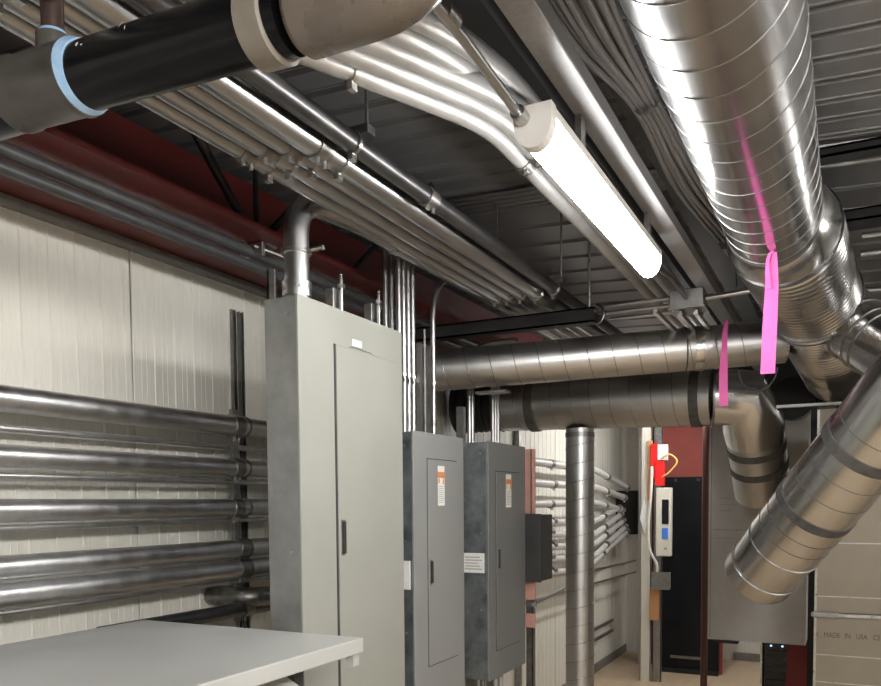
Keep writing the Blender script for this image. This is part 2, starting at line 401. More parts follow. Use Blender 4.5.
# branch leaving at the right and elbowing back into the diagonal duct
t = thing('spiral_duct', 'bright round duct slanting down from the upper right with an open end sleeve', 'duct', (-.375, 4.16, 1.4))
E = V((-.377, 4.164, 1.525)); D = V((.5003, -.5585, .6617)).normalized(); T = E+D*.923
R = .172
U = E+D*1.45
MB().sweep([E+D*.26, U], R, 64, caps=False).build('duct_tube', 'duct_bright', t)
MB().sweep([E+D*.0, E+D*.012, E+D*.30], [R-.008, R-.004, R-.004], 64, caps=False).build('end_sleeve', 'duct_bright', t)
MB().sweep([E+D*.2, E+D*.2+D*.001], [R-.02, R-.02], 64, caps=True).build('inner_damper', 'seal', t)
c_ = collar(E+D*.09, D, .006, R-.002, .004, 64); c_.build('bead', 'zinc', t)
c_ = collar(E+D*.265, D, .006, R, .004, 64); c_.build('bead', 'zinc', t)
for q, w in ((.36, .005), (.435, .005), (.67, .004), (.78, .004), (1.0, .004)):
    collar(E+D*q, D, w, R, .0014, 64).build('crimp_ring', 'seal', t)
collar(E+D*.535, D, .045, R, .004, 64).build('sealed_joint', 'seal', t)
collar(E+D*.90, D, .05, R, .004, 64).build('sealed_joint', 'seal', t)
# branch
B0 = V((-.06, 4.42, 2.80)); B1 = V((.28, 4.10, 2.46))
path = fillet([B0, B1, V((.62, 3.75, 2.35)), U+D*.38, U+D*.02], .22, 8)
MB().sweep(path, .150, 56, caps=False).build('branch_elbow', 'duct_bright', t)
dd = (B1-B0).normalized()
MB().sweep([B0, B0+dd*.16], [.172, .154], 56, caps=False).build('branch_flare', 'duct_bright', t)
for q in (.165, .26, .31): collar(B0+dd*q, dd, .014 if q < .2 else .007, .150, .005, 56).build('crimp_ring', 'seam', t)

# ------------------------------------------------------------------ cross ducts
A, B = V((-2.28, 3.79, 2.592)), V((-.285, 4.40, 2.692))
t = thing('spiral_duct', 'upper of the two round ducts crossing the middle of the view', 'duct', (-1.2, 4.1, 2.52))
r1 = .108
MB().sweep([A, B], r1, 56, caps=False).build('duct_tube', 'duct_far', t)
spiral(A, B, r1, .125, 'lock_seam', 'seam', t, .0022, .3)
for q in (A, B-(B-A).normalized()*.012): MB().sweep([q, q+(B-A).normalized()*.01], r1, 40).build('end_cap', 'seal', t)
dv = (B-A).normalized()
collar(A.lerp(B, .80), dv, .045, r1, .004, 48).build('joint_band', 'duct_bright', t)
collar(A.lerp(B, .77), dv, .008, r1, .005, 48).build('sealed_joint', 'seal', t)
MB().box((-1.80, 3.99, 2.485), (-1.62, 4.06, 2.497)).build('bracket', 'strut', t)

Y5, Z5, r2 = 5.0, 2.510, .168
C0 = V((-.71, Y5, Z5))
t = thing('spiral_duct', 'lower of the two crossing round ducts, ending in an elbow turned down', 'duct', (-1.2, Y5, 2.33))
MB().sweep([(-2.04, Y5, Z5+.03), C0], r2, 56, caps=False).build('duct_tube', 'duct_far', t)
spiral((-2.04, Y5, Z5+.03), C0, r2, .125, 'lock_seam', 'seam', t, .0025)
for x in (-1.82, -.80): collar((x, Y5, Z5+.02*(x < -1)), (1, 0, 0), .055, r2, .005, 48).build('sealed_joint', 'seal', t)
# gored elbow: facets
e1 = C0+V((.16, .05, -.01)); e2 = C0+V((.21, .17, -.15)); dd = V((.06, .60, -.79)).normalized(); e3 = e2+dd*.10
mb = MB(); g = [C0-V((.01, 0, 0)), e1, e2, e3]
mb.sweep(g, [r2+.003, r2+.012, r2+.010, r2+.003], 40, caps=False); mb.sm = [False if i % 2 else True for i in range(len(mb.sm))]
mb.sm = [True]*len(mb.sm)
mb.build('elbow', 'duct_bright', t)
collar(C0, (1, .2, 0), .014, r2+.003, .005, 48).build('joint_bead', 'seam', t)
MB().sweep([e3-dd*.02, e3+dd*.42], r2, 48, caps=False).build('drop_tube', 'duct_far', t)
MB().sweep([e3+dd*.36, e3+dd*.363], r2-.01, 48, caps=True).build('inner_damper', 'seal', t)
for q in (.06, .20): collar(e3+dd*q, dd, .045, r2, .005, 48).build('sealed_joint', 'seal', t)
o = ribbed_tube(V((-2.37, Y5-.02, Z5+.03)), V((-2.045, Y5, Z5+.03)), .165, .04, .01, 40).build('flexible_duct_shade', 'black_steel'); tag(o, 'flexible duct, coloured black for shade, at the left end of the lower cross duct', 'duct')  # black colour stands in for shade on this unlit end
o = None
# vertical duct
t = thing('spiral_duct', 'slim vertical spiral duct standing free in front of the far conduits', 'duct', (-1.52, Y5, 0))
MB().sweep([(-1.52, Y5, 0.001), (-1.52, Y5, Z5-r2+.02)], .091, 48, caps=False).build('duct_tube', 'duct_far', t)
spiral((-1.52, Y5, 0.01), (-1.52, Y5, Z5-r2), .091, .115, 'lock_seam', 'seam', t, .0022)
collar((-1.52, Y5, Z5-r2-.02), (0, 0, 1), .03, .091, .003, 48).build('joint_band', 'seam', t)
# dark drum behind the elbows
t = thing('fan_housing', 'dark round fan housing half hidden behind the elbow and ribbed duct', 'fan', (-.28, 5.6, 2.35))
MB().sweep([(-.30, 5.45, 2.53), (-.30, 5.62, 2.53)], .13, 32).build('drum', 'black_steel', t)
MB().box((-.18, 5.5, 2.47), (-.06, 5.62, 2.60), bev=.01).build('motor', 'black_steel', t)

# pink tapes
def ribbon(pts, w, wd, name, mat, parent=None, th=.0012):
    mb = MB(); wd = V(wd).normalized(); n = len(pts)
    nm = []
    vs = []
    for i, p in enumerate(pts):
        a = V(pts[max(i-1, 0)]); b = V(pts[min(i+1, n-1)]); tt = (b-a).normalized(); nn = tt.cross(wd).normalized()
        ww = w[i] if isinstance(w, list) else w
        p = V(p)
        vs += [p-wd*ww-nn*th, p+wd*ww-nn*th, p+wd*ww+nn*th, p-wd*ww+nn*th]
    fs = []
    for i in range(n-1):
        for k in range(4): fs.append((4*i+k, 4*i+(k+1) % 4, 4*i+4+(k+1) % 4, 4*i+4+k))
    fs += [(0, 1, 2, 3), tuple(4*(n-1)+k for k in (3, 2, 1, 0))]
    mb.add(vs, fs); return mb.build(name, mat, parent)
zb = Z0-.172
t = thing('pink_tape', 'long hot pink tape looped on the large duct and hanging straight down', 'tape', (X0-.01, 3.2, 2.37))
pts = [(-0.249, 3.087, 2.768), (-0.249, 3.077, 2.790), (-0.248, 3.082, 2.800)]
ribbon([(-0.252, 3.077, 2.345), (-0.247, 3.077, 2.512), (-0.243, 3.080, 2.640), (-0.241, 3.085, 2.700), (-0.235, 3.087, 2.768)], [.024, .024, .022, .018, .007], (1, 0.1, 0), 'hanging_tail', 'pink', t)
ribbon([(-0.252, 3.074, 2.640), (-0.258, 3.074, 2.700), (-0.257, 3.076, 2.740), (-0.251, 3.080, 2.762), (-0.241, 3.084, 2.772)], [.010, .007, .006, .006, .006], (1, 0.1, 0), 'loop', 'pink', t)
t = ribbon([(-.522, 4.02, 2.345), (-.524, 4.02, 2.50), (-.524, 4.04, 2.60), (-.525, 4.07, 2.70), (-.525, 4.12, 2.765)], [.020, .019, .014, .011, .008], (1, .1, 0), 'pink_tape', 'pink'); tag(t, 'smaller pink tape hanging from the upper cross duct', 'tape')
n = 24
o = MB().sweep([(-.375+.085*math.sin(a), 4.05, 2.41+.11*(1-math.cos(a))) for a in [(-1.5+3.0*i/n) for i in range(n+1)]], .0035, 8).build('wire_loop', 'emt_dark')
tag(o, 'thin slack wire loop hanging below the upper cross duct behind the pink tape', 'wire')

# ------------------------------------------------------------------ conduits of the overhead rack
def conduit(label, path, r, mat='emt', couplings=(), clamps=(), group=None, rad=.15, segs=20, name='conduit'):
    p = fillet(path, rad, 10)
    mid = V(path[0]).lerp(V(path[-1]), .5)
    t = thing(name, label, 'conduit', mid, group)
    MB().sweep(p, r, segs).build('tube', mat, t)
    for (c, d, w) in couplings:
        b = band(c, d, w, r*1.09+.002, segs); b.build('coupling', 'fit', t)
        for q in (-.3, .3):
            cc = V(c)+V(d).normalized()*w*q
            MB().sweep([cc+V((0.3*r, 0, -r*1.0)), cc+V((.3*r, 0, -r*1.25-.012))], .006, 8).build('set_screw', 'zinc', t)
    for (c, d) in clamps:
        mb = band(c, d, .012, r+.006, segs); 
        cc = V(c)
        mb.box(cc+V((-.008, -.012, -r-.022)), cc+V((.008, .012, -r-.002)))
        mb.build('conduit_clamp', 'zinc', t)
    return t
YY = (0, 1, 0)
rk = [(-1.512, .026, 'outer left'), (-1.450, .026, 'second from the left'), (-1.385, .026, 'third from the left'), (-1.308, .037, 'fattest')]
for i, (x, r, nm) in enumerate(rk):
    conduit('overhead conduit of the front rack, %s, running along the red beam' % nm, [(x, YB+.02, 2.88), (x, 6.4, 2.88)], r, 'emt',
            [((x, 1.80+.02*i, 2.88), YY, .055), ((x, .95, 2.88), YY, .06)], [((x, 1.90+.02*i, 2.88), YY), ((x, 3.60, 2.88), YY), ((x, 1.02, 2.88), YY)], 'front rack overhead conduits')
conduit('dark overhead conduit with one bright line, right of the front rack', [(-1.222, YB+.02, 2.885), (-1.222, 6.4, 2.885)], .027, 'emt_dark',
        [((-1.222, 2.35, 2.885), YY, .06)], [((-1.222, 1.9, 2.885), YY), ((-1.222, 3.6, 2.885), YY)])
for i, (x, y, g) in enumerate(((-1.6, 1.95, 0), (-1.6, 3.66, 0), (-1.6, .9, 0))):
    t = thing('strut_channel', 'strut channel above the overhead conduit rack, %s of three' % ['middle', 'farthest', 'nearest'][i], 'strut', (-1.4, y, 2.92), 'rack support struts')
    MB().box((-1.54, y-.02, 2.921), (-1.19, y+.02, 2.945)).build('channel', 'strut', t)
    for xx in (-1.525, -1.205): MB().sweep([(xx, y, 2.945), (xx, y, deck_z(xx)+.002)], .005, 8).build('threaded_rod', 'strut', t)
# second rack, slanting then turning parallel
d = V((.22, .485, 0)).normalized(); nrm = V((d.y, -d.x, 0))
for i in range(5):
    k = i*.070
    base = V((-1.165, 1.66, 2.985))+nrm*k
    # meets line x = xi
    xi = (-.935, -.877, -.820, -.888, -.828)[i]; zf = (2.985, 2.985, 2.985, 3.044, 3.044)[i]
    tt = (xi-base.x)/d.x; corner = base+d*tt
    start = base-d*1.75
    cpl = [(corner+V((0, .30, 0)), YY, .06)] if i < 3 else []
    conduit('bright overhead conduit of the slanting rack left of the light, %s' % ['leftmost of five', 'second from left', 'middle of five', 'second from right', 'rightmost of five'][i],
            [start, corner, V((xi, corner.y+.35, zf)), V((xi, 5.2, zf))], .0285, 'emt_white' if i < 5 else 'emt', cpl, [(base+d*.10, d)] if i == 0 else [], 'slanting rack conduits', rad=.14)
# large conduit rising from the tall panel
t = thing('elbow_conduit', 'fat conduit elbow rising from the tall panel and joining the overhead rack', 'conduit', (-1.67, 2.22, 2.58))
p = fillet([(-1.665, 2.235, 2.585), (-1.665, 2.235, 2.93), (-1.605, 2.50, 2.93), (-1.598, 5.6, 2.93)], .17, 12)
MB().sweep(p, .043, 28).build('tube', 'emt', t)
band((-1.665, 2.235, 2.62), (0, 0, 1), .05, .050, 28).build('connector', 'zinc', t)
band((-1.665, 2.235, 2.745), (0, 0, 1), .014, .052, 28).build('conduit_clamp', 'zinc', t)
MB().sweep([(-1.60, 2.235, 2.745), (-1.555, 2.235, 2.745)], .008, 10).build('clamp_bolt', 'zinc', t)
band((-1.604, 2.80, 2.93), YY, .05, .048, 24).build('coupling', 'zinc', t)
# strut stubs on top of tall panel
for i, (yy, zz) in enumerate(((2.51, 2.69), (2.775, 2.69))):
    t = thing('strut_stub', 'short upright strut on top of the tall panel, %s' % ['nearer of two', 'farther of two'][i], 'strut', (-1.69, yy, 2.58), 'strut stubs on the tall panel')
    MB().box((-1.72, yy-.03, 2.583), (-1.685, yy+.03, zz), bev=.003).build('channel', 'strut', t)
    MB().sweep([(-1.67, yy, 2.583), (-1.67, yy, zz+.05)], .006, 8).sweep([(-1.67, yy, zz), (-1.67, yy, zz+.014)], .014, 6).build('threaded_rod', 'zinc', t)
o = MB().box((-1.735, 2.165, 2.582), (-1.705, 2.172, 2.68)).box((-1.735, 2.165, 2.582), (-1.728, 2.21, 2.68)).build('strut_channel', 'strut'); tag(o, 'upright strut behind the fat conduit elbow on the tall panel', 'strut')

# conduits into panel two
for i, yy in enumerate((2.945, 2.985, 3.025, 3.065)):
    conduit('slim upright conduit entering the middle panel, %s of four' % ['leftmost', 'second', 'third', 'rightmost'][i], [(-1.675, yy, 2.199), (-1.675, yy, 2.97)], .0115, 'emt', [], [((-1.675, yy, 2.44), (0, 0, 1))], 'upright conduits over the middle panel', segs=14)
for i, yy in enumerate((2.99, 3.04)):
    conduit('slim upright conduit just behind the far top corner of the tall panel, %s of two' % ['left', 'right'][i], [(-1.765, yy, .5), (-1.765, yy, 2.97)], .0115, 'emt', [], [], 'upright conduits behind the tall panel', segs=14)
conduit('upright conduit over the middle panel whose top bends towards the rack', [(-1.68, 3.265, 2.199), (-1.68, 3.265, 2.945), (-1.67, 3.75, 2.95)], .0125, 'emt', [((-1.68, 3.265, 2.26), (0, 0, 1), .03)], [((-1.68, 3.265, 2.44), (0, 0, 1))], None, rad=.26, segs=14)
t = thing('strut_channel', 'upright strut standing between the slim conduits over the middle panel', 'strut', (-1.69, 3.2, 2.2))
MB().box((-1.71, 3.13, 2.20), (-1.695, 3.175, 2.60)).box((-1.71, 3.13, 2.2), (-1.67, 3.135, 2.60)).box((-1.71, 3.17, 2.2), (-1.67, 3.225, 2.60)).build('channel', 'strut', t)
MB().sweep([(-1.665, 3.155, 2.2), (-1.665, 3.155, 2.66)], .005, 8).build('threaded_rod', 'strut', t)
o = MB().box((-1.70, 2.92, 2.43), (-1.69, 3.29, 2.45)).build('strut_bar', 'strut'); tag(o, 'small horizontal bar holding the slim conduits over the middle panel', 'strut')
# conduits behind panel three
for i, (x, y, r, zt) in enumerate(((-1.93, 4.20, .0125, 2.86), (-1.93, 4.24, .0125, 2.86), (-1.90, 4.47, .0125, 2.86), (-1.90, 4.51, .0125, 2.86), (-1.90, 4.55, .0125, 2.86))):
    conduit('slim upright conduit rising behind the far panel, %s' % ['first', 'second', 'third', 'fourth', 'fifth'][i]+' of five', [(x, y, .9), (x, y, 2.80), (x+.16, y+.3, 2.86)], r, 'emt', [], [], 'upright conduits behind the far panel', segs=14, rad=.2)
o = MB().box((-1.98, 4.13, .0), (-1.94, 4.17, 2.44)).build('strut_channel', 'strut'); tag(o, 'tall strut post behind the far panel', 'strut')

# ------------------------------------------------------------------ left wall conduits
def wallrun(label, z, r, y1=6.2, x=-2.27, cps=(2.62,)):
    return conduit(label, [(x, YB+.02, z), (x, y1, z)], r, 'emt_wall', [((x, c, z), YY, .05) for c in cps], [], 'horizontal conduits on the left wall', segs=28)
wallrun('topmost fat horizontal conduit on the left wall', 2.223, .041, cps=(2.60,))
wallrun('thin horizontal conduit on the left wall below the topmost', 2.142, .0115, x=-2.35, cps=())
wallrun('second fat horizontal conduit on the left wall', 2.050, .036, cps=(2.60,))
wallrun('third fat horizontal conduit at eye level on the left wall', 1.885, .036, cps=(2.59,))
wallrun('fourth fat horizontal conduit, upper of the lowest touching pair on the left wall', 1.712, .038, cps=(2.62,))
wallrun('fifth fat horizontal conduit, lower of the touching pair on the left wall', 1.628, .038, cps=(2.62,))
for i, z in enumerate((1.992, 1.832, 1.572)):
    wallrun('thin conduit tucked under a fat one on the left wall, %s of three' % ['highest', 'middle', 'lowest'][i], z, .010, x=-2.30, cps=())
t = thing('elbow_conduit', 'short fat conduit elbow turning into the wall low behind the tall panel', 'conduit', (-2.2, 2.6, 1.5))
p = fillet([(-2.445, 2.63, 1.505), (-2.23, 2.63, 1.505), (-2.18, 2.95, 1.50), (-2.18, 3.6, 1.50)], .12, 10)
MB().sweep(p, .042, 24).build('tube', 'fit', t)
band((-2.19, 2.86, 1.50), YY, .04, .048, 24).build('coupling', 'fit', t)
MB().sweep([(-2.15, 2.79, 1.49), (-2.10, 2.79, 1.49)], .012, 8).build('set_screw', 'zinc', t)
conduit('lowest conduit on the left wall, just above the grey cabinet top', [(-2.27, 1.9, 1.455), (-2.27, 6.2, 1.455)], .030, 'emt_dark', [((-2.27, 2.65, 1.455), YY, .05)])
# upright strut pair on wall
for i, y in enumerate((2.80, 2.85)):
    t = thing('strut_channel', 'upright strut on the left wall behind the conduits, %s' % ['nearer of the pair', 'farther of the pair'][i], 'strut', (-2.42, y, 1.2), 'wall strut pair')
    MB().box((-2.449, y-.012, 1.2), (-2.43, y-.009, 2.76)).box((-2.449, y+.009, 1.2), (-2.43, y+.012, 2.76)).box((-2.449, y-.012, 1.2), (-2.446, y+.012, 2.76)).build('channel', 'fit', t)
t = thing('conduit_strap', 'row of metal straps holding the wall conduits beside the tall panel', 'strap', (-2.2, 2.7, 1.4))
for z, r in ((2.223, .041), (2.05, .036), (1.885, .036), (1.712, .038), (1.628, .038)):
    band((-2.27, 2.655, z), YY, .012, r+.005, 24).build('strap', 'fit', t)
MB().box((-2.33, 2.64, 1.40), (-2.312, 2.675, 2.30)).build('backing_bar', 'fit', t)

# pair of dark conduits under the red beam
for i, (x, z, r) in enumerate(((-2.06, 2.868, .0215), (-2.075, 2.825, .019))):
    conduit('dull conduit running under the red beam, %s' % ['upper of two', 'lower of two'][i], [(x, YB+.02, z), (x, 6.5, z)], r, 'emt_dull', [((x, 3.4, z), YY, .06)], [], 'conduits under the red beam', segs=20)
t = thing('beam_clamp', 'bright metal clamp holding the dull conduits left of the fat elbow', 'clamp', (-2.0, 2.60, 2.85))
MB().box((-2.11, 2.47, 2.850), (-2.0, 2.49, 2.900), bev=.003).box((-2.07, 2.49, 2.893), (-2.0, 2.56, 2.905)).build('bracket', 'zinc', t)
MB().sweep([(-2.03, 2.46, 2.885), (-1.97, 2.56, 2.86)], .007, 8).build('bolt', 'zinc', t)
t = thing('brace_rod', 'dark diagonal brace tube hanging from the roof in front of the red beam', 'brace', (-2.0, 2.3, 2.9))
MB().sweep([(-1.98, 1.93, 3.32), (-2.0, 2.38, 2.93)], .017, 12).build('tube', 'black_steel', t)
MB().sweep([(-2.0, 2.37, 2.940), (-2.0, 2.39, 2.92)], .019, 12).build('foot', 'zinc', t)
o = MB().sweep([(-2.05, 2.50, 3.38), (-2.05, 2.50, 2.89)], .010, 10).build('threaded_rod', 'black_steel'); tag(o, 'dark upright rod above the dull conduits in front of the red beam', 'rod')
o = MB().sweep([(-1.75, 2.50, 3.1), (-2.04, 2.52, 2.92)], .014, 10).build('brace_rod', 'black_steel'); tag(o, 'short dark brace behind the fat conduit elbow', 'brace')
o = MB().sweep([(-1.72, 3.35, 3.36), (-2.06, 3.1, 2.90)], .014, 10).build('brace_rod', 'black_steel'); tag(o, 'dark brace above the far half of the tall panel', 'brace')
# rod pair and hook beyond the light
t = thing('threaded_rod', 'upright rod hanging from the deck below the light\'s far end', 'rod', (-1.14, 4.0, 2.8))
MB().sweep([(-1.11, 3.80, 3.345), (-1.11, 3.80, 2.83)], .006, 8).build('rod', 'zinc', t)
MB().sweep([(-1.11, 3.80, 3.19), (-1.11, 3.80, 3.22)], .014, 6).build('nut', 'zinc', t)
t = thing('hook_strap', 'small curved strap at the end of the black cross channel', 'strap', (-1.04, 3.9, 2.75))
MB().sweep([(-1.10+.05*math.cos(a), 3.84, 2.80+.05*math.sin(a)) for a in [(-1.3+2.6*i/12) for i in range(13)]], .007, 8).build('strap', 'emt_dark', t)

# ------------------------------------------------------------------ cable bundle
random.seed(3)
offs = [(a*.021+(.0105 if b % 2 else 0), b*.018) for b in range(3) for a in range(5)]
for i, (a, b) in enumerate(offs):
    jx, jz = random.uniform(-.006, .006), random.uniform(-.02, .02)
    sag1, sag2 = .08+.10*(a/.1)+jz, .06+jz
    P = [(-.66+a*1.3+jx, .8, 3.22-b), (-.67+a*1.5+jx, 1.5, 3.16-b-.4*abs(jz)), (-.645+a*1.3+jx, 2.05, 3.10-b+jz*.5), (-.585+a*.55, 2.50, 3.125-b*.6), (-.585+a*.9+jx, 3.0, 3.09-b+jz*.5), (-.565+a*1.1+jx, 3.5, 3.10-b-.3*jz), (-.545+a*1.1, 4.0, 3.14-b*.8), (-.52+a*.8, 5.2, 3.19-b*.8)]
    o = MB().sweep(fillet(P, .3, 6), .0085, 10).build('cable', 'wire_grey')
    tag(o, 'grey cable in the sagging bundle between the pale wireway and the large duct', 'cable', 'bundled grey cables')
o = MB().sweep([(-.585+.026, 2.49, 3.108), (-.585+.026, 2.51, 3.108)], .040, 20, caps=False).build('cable_tie', 'strut'); tag(o, 'pale strap tying the grey cable bundle together', 'strap')

# ------------------------------------------------------------------ panels
def text_mb(txt, size, o, ux, uy, depth=.0006):
    cu = bpy.data.curves.new('tmp', 'FONT'); cu.body = txt; cu.size = size; cu.extrude = 0
    ob = bpy.data.objects.new('tmp', cu); COL.objects.link(ob)
    dg = bpy.context.evaluated_depsgraph_get(); me = bpy.data.meshes.new_from_object(ob.evaluated_get(dg))
    o, ux, uy = V(o), V(ux), V(uy); mb = MB()
    mb.add([o+ux*v.co.x+uy*v.co.y for v in me.vertices], [tuple(p.vertices) for p in me.polygons])
    bpy.data.objects.remove(ob); bpy.data.meshes.remove(me); bpy.data.curves.remove(cu)
    return mb
XF = -1.6
def panel(label, y0, y1, z0, z1, can, cover, dy0, dy1, dz0, dz1, latch, name='electrical_panel', g=.004):
    t = thing(name, label, 'electrical panel', (XF-.07, (y0+y1)/2, z0))
    MB().box((XF-.14, y0+.004, z0+.004), (XF-.012, y1-.004, z1-.004), bev=.002).build('can', can, t)
    MB().box((XF-.012, y0, z0), (XF, y1, z1), bev=.003).build('front_trim', cover, t)
    mb = MB()
    mb.box((XF, dy0-g, dz0-g), (XF+.0015, dy0, dz1+g)).box((XF, dy1, dz0-g), (XF+.0015, dy1+g, dz1+g))
    mb.box((XF, dy0-g, dz0-g), (XF+.0015, dy1+g, dz0)).box((XF, dy0-g, dz1), (XF+.0015, dy1+g, dz1+g))
    mb.build('door_gap', 'dark_gap', t)
    d = MB().box((XF, dy0, dz0), (XF+.005, dy1, dz1), bev=.0015).build('door', cover, t)
    ly, lz0, lz1 = latch
    MB().box((XF+.005, ly-.012, lz0), (XF+.007, ly+.012, lz1), bev=.0008).build('latch_plate', 'strut', d)
    MB().box((XF+.005, ly-.009, lz0+.006), (XF+.014, ly+.009, lz1-.006), bev=.002).build('latch', 'handle', d)
    for zz in (z0+.3*(z1-z0), z0+.62*(z1-z0), z1-.06):
        MB().sweep([(XF-.045, y0+.001, zz), (XF-.045, y0+.004, zz)], .006, 8).build('screw', 'zinc', t)
    return t, d
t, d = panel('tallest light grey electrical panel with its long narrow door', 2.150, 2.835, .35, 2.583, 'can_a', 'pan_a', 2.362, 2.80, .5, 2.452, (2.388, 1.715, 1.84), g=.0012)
MB().box((XF, 2.468, 2.468), (XF+.003, 2.532, 2.492), bev=.001).build('nameplate', 'white', t)
MB().box((XF, 2.455, 2.460), (XF+.002, 2.60, 2.4625)).build('door_rail', 'strut', t)
MB().box((XF-.001, 2.352, .5), (XF+.003, 2.3605, 2.455)).build('door_hinge_gap', 'dark_gap', t)
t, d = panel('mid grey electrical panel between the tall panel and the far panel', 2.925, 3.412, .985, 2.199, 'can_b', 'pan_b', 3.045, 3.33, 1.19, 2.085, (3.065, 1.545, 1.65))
def sticker(d, ya, yb, z0, z1):
    mb = MB().box((XF+.005, ya, z0), (XF+.0058, yb, z1)); mb.build('warning_label', 'white', d)
    h = z1-z0
    MB().box((XF+.0058, ya-.004, z1-h*.30), (XF+.0066, yb+.004, z1-h*.15)).box((XF+.0058, ya+.006, z1-h*.44), (XF+.0066, ya+.016, z1-h*.31)).box((XF+.0058, yb-.018, z1-h*.46), (XF+.0066, yb-.008, z1-h*.31)).build('orange_header', 'orange', d)
    mb = MB()
    for k in range(9):
        zz = z1-h*(.52+.05*k); mb.box((XF+.0058, ya+.005, zz), (XF+.0064, yb-.005-.006*(k % 3), zz+h*.012))
    mb.box((XF+.0058, ya+.008, z1-h*.245), (XF+.0069, yb-.008, z1-h*.205)); mb.build('label_print', 'plate_grey', d)
sticker(d, 3.135, 3.20, 1.885, 2.06)
MB().box((XF-.085, 2.9185, 1.535), (XF-.02, 2.925, 1.655)).build('rating_plate', 'white', t)
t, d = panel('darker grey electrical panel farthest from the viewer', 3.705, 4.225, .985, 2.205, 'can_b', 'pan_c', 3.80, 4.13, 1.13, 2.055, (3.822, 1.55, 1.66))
sticker(d, 3.925, 4.0, 1.87, 2.045)
t_ = t
MB().box((XF-.137, 3.699, 1.54), (XF-.025, 3.708, 1.64)).build('rating_plate', 'white', t)
mb = MB()
for k in range(5): mb.box((XF-.130+.004*(k % 2), 3.6982, 1.557+k*.015), (XF-.035-.012*(k % 3), 3.6995, 1.562+k*.015))
mb.build('plate_print', 'plate_grey', t)
for y in (2.0,): pass
# supports below/behind panels
for i, y in enumerate((2.5, 3.15, 3.85, 4.12)):
    o = MB().box((-1.79, y-.02, 0.0), (-1.7405, y+.02, 2.0 if i else 2.4)).build('strut_post', 'strut')
    tag(o, 'floor standing strut post behind the panels, %s' % ['at the tall panel', 'at the middle panel', 'left one at the far panel', 'right one at the far panel'][i], 'strut', 'panel support posts')
for i, y in enumerate((3.78, 3.95, 4.02)):
    conduit('slim conduit leaving the underside of the far panel, %s of three' % ['nearest', 'middle', 'farthest'][i], [(-1.67, y, 0.0), (-1.67, y, .984)], .0125, 'emt_white', [((-1.67, y, .96), (0, 0, 1), .03)], [], 'conduits under the far panel', segs=12)

# grey cabinet at lower left
t = thing('transformer_cabinet', 'low grey enamelled cabinet with overhanging flat top in the lower left', 'cabinet', (-1.75, 1.2, 0))
ZT = 1.50
MB().box((-2.17, .10, ZT-.045), (-1.272, 2.005, ZT), bev=.004).build('top_plate', 'top', t)
MB().box((-2.14, .13, 0.05), (-1.32, 1.93, 1.27), bev=.004).build('body', 'top', t)
mb = MB().box((-2.12, .16, 1.27), (-1.45, 1.90, ZT-.045)); mb.build('vent_shade', 'dark_gap', t)  # dark colour stands in for shade in the gap under the top
mb = MB(); mb.add([(-1.30, .2, 1.31), (-1.30, 1.88, 1.31), (-1.43, 1.80, 1.425), (-1.43, .2, 1.425), (-1.50, 1.88, 1.31), (-1.50, .2, 1.31)], [(0, 1, 2, 3), (1, 4, 2), (0, 3, 5), (0, 5, 4, 1), (3, 2, 4, 5)])
mb.build('sloped_louver', 'top', t)
for yy in (1.975, .15):
    MB().box((-1.305, yy-.015, ZT-.08), (-1.28, yy+.015, ZT-.045)).build('corner_tab', 'top', t)
MB().box((-2.1, .2, 0), (-1.4, 1.85, .05)).build('plinth', 'black_steel', t)

# ------------------------------------------------------------------ black drain pipe, upper left
t = thing('drain_pipe', 'thick black pipe crossing the top left corner with blue primed joints', 'pipe', (-1.1, 1.05, 2.6))
yb_, zb_ = 1.05, 2.663
a = V((-2.3, yb_, zb_+.03)); b = V((-.66, yb_, zb_-.01))
MB().sweep([a, (-1.2, yb_, zb_+.014), (-.78, yb_, zb_-.004)], .0565, 40).build('pipe_run', 'pipe_black', t)
MB().sweep([(-1.437, yb_, 2.688), (-1.434, yb_, 2.688), (-1.420, yb_, 2.688), (-1.412, yb_, 2.687), (-1.272, yb_, 2.681), (-1.262, yb_, 2.680), (-1.254, yb_, 2.680)], [.056, .067, .067, .0635, .0635, .066, .066], 40).build('hub_fitting', 'hub', t)
MB().sweep([(-1.255, yb_, 2.680), (-1.236, yb_, 2.679)], [.0650, .0588], 40).build('primer_ring', 'primer', t)
MB().sweep([(-1.441, yb_, 2.688), (-1.437, yb_, 2.688)], [.0625, .0635], 40).build('rim_line', 'ring_tan', t)
MB().sweep([(-1.33, yb_, 2.73), (-1.33, yb_, 2.770)], .030, 28).build('branch_socket', 'hub', t)
MB().sweep([(-1.33, yb_, 2.770), (-1.33, yb_, 2.778)], [.0285, .024], 28).build('branch_primer_ring', 'primer', t)
MB().sweep([(-1.33, yb_, 2.775), (-1.33, yb_, 3.36)], .0205, 24).build('riser_pipe', 'brown_pipe', t)
MB().sweep([(-.852, yb_, 2.660), (-.850, yb_, 2.660), (-.805, yb_, 2.658), (-.803, yb_, 2.658)], [.058, .0635, .0635, .058], 40).build('pale_ring', 'ring_tan', t)
p = fillet([(-.755, yb_, 2.657), (-.54, yb_, 2.656), (-.50, yb_+.0, 3.0), (-.50, yb_, 3.3)], .20, 14)
MB().sweep([(-.763, yb_, 2.6575), (-.755, yb_, 2.657)] + p[1:], [.058, .064] + [.064]*(len(p)-1), 40).build('elbow', 'elbow_grey', t)
mb = MB()
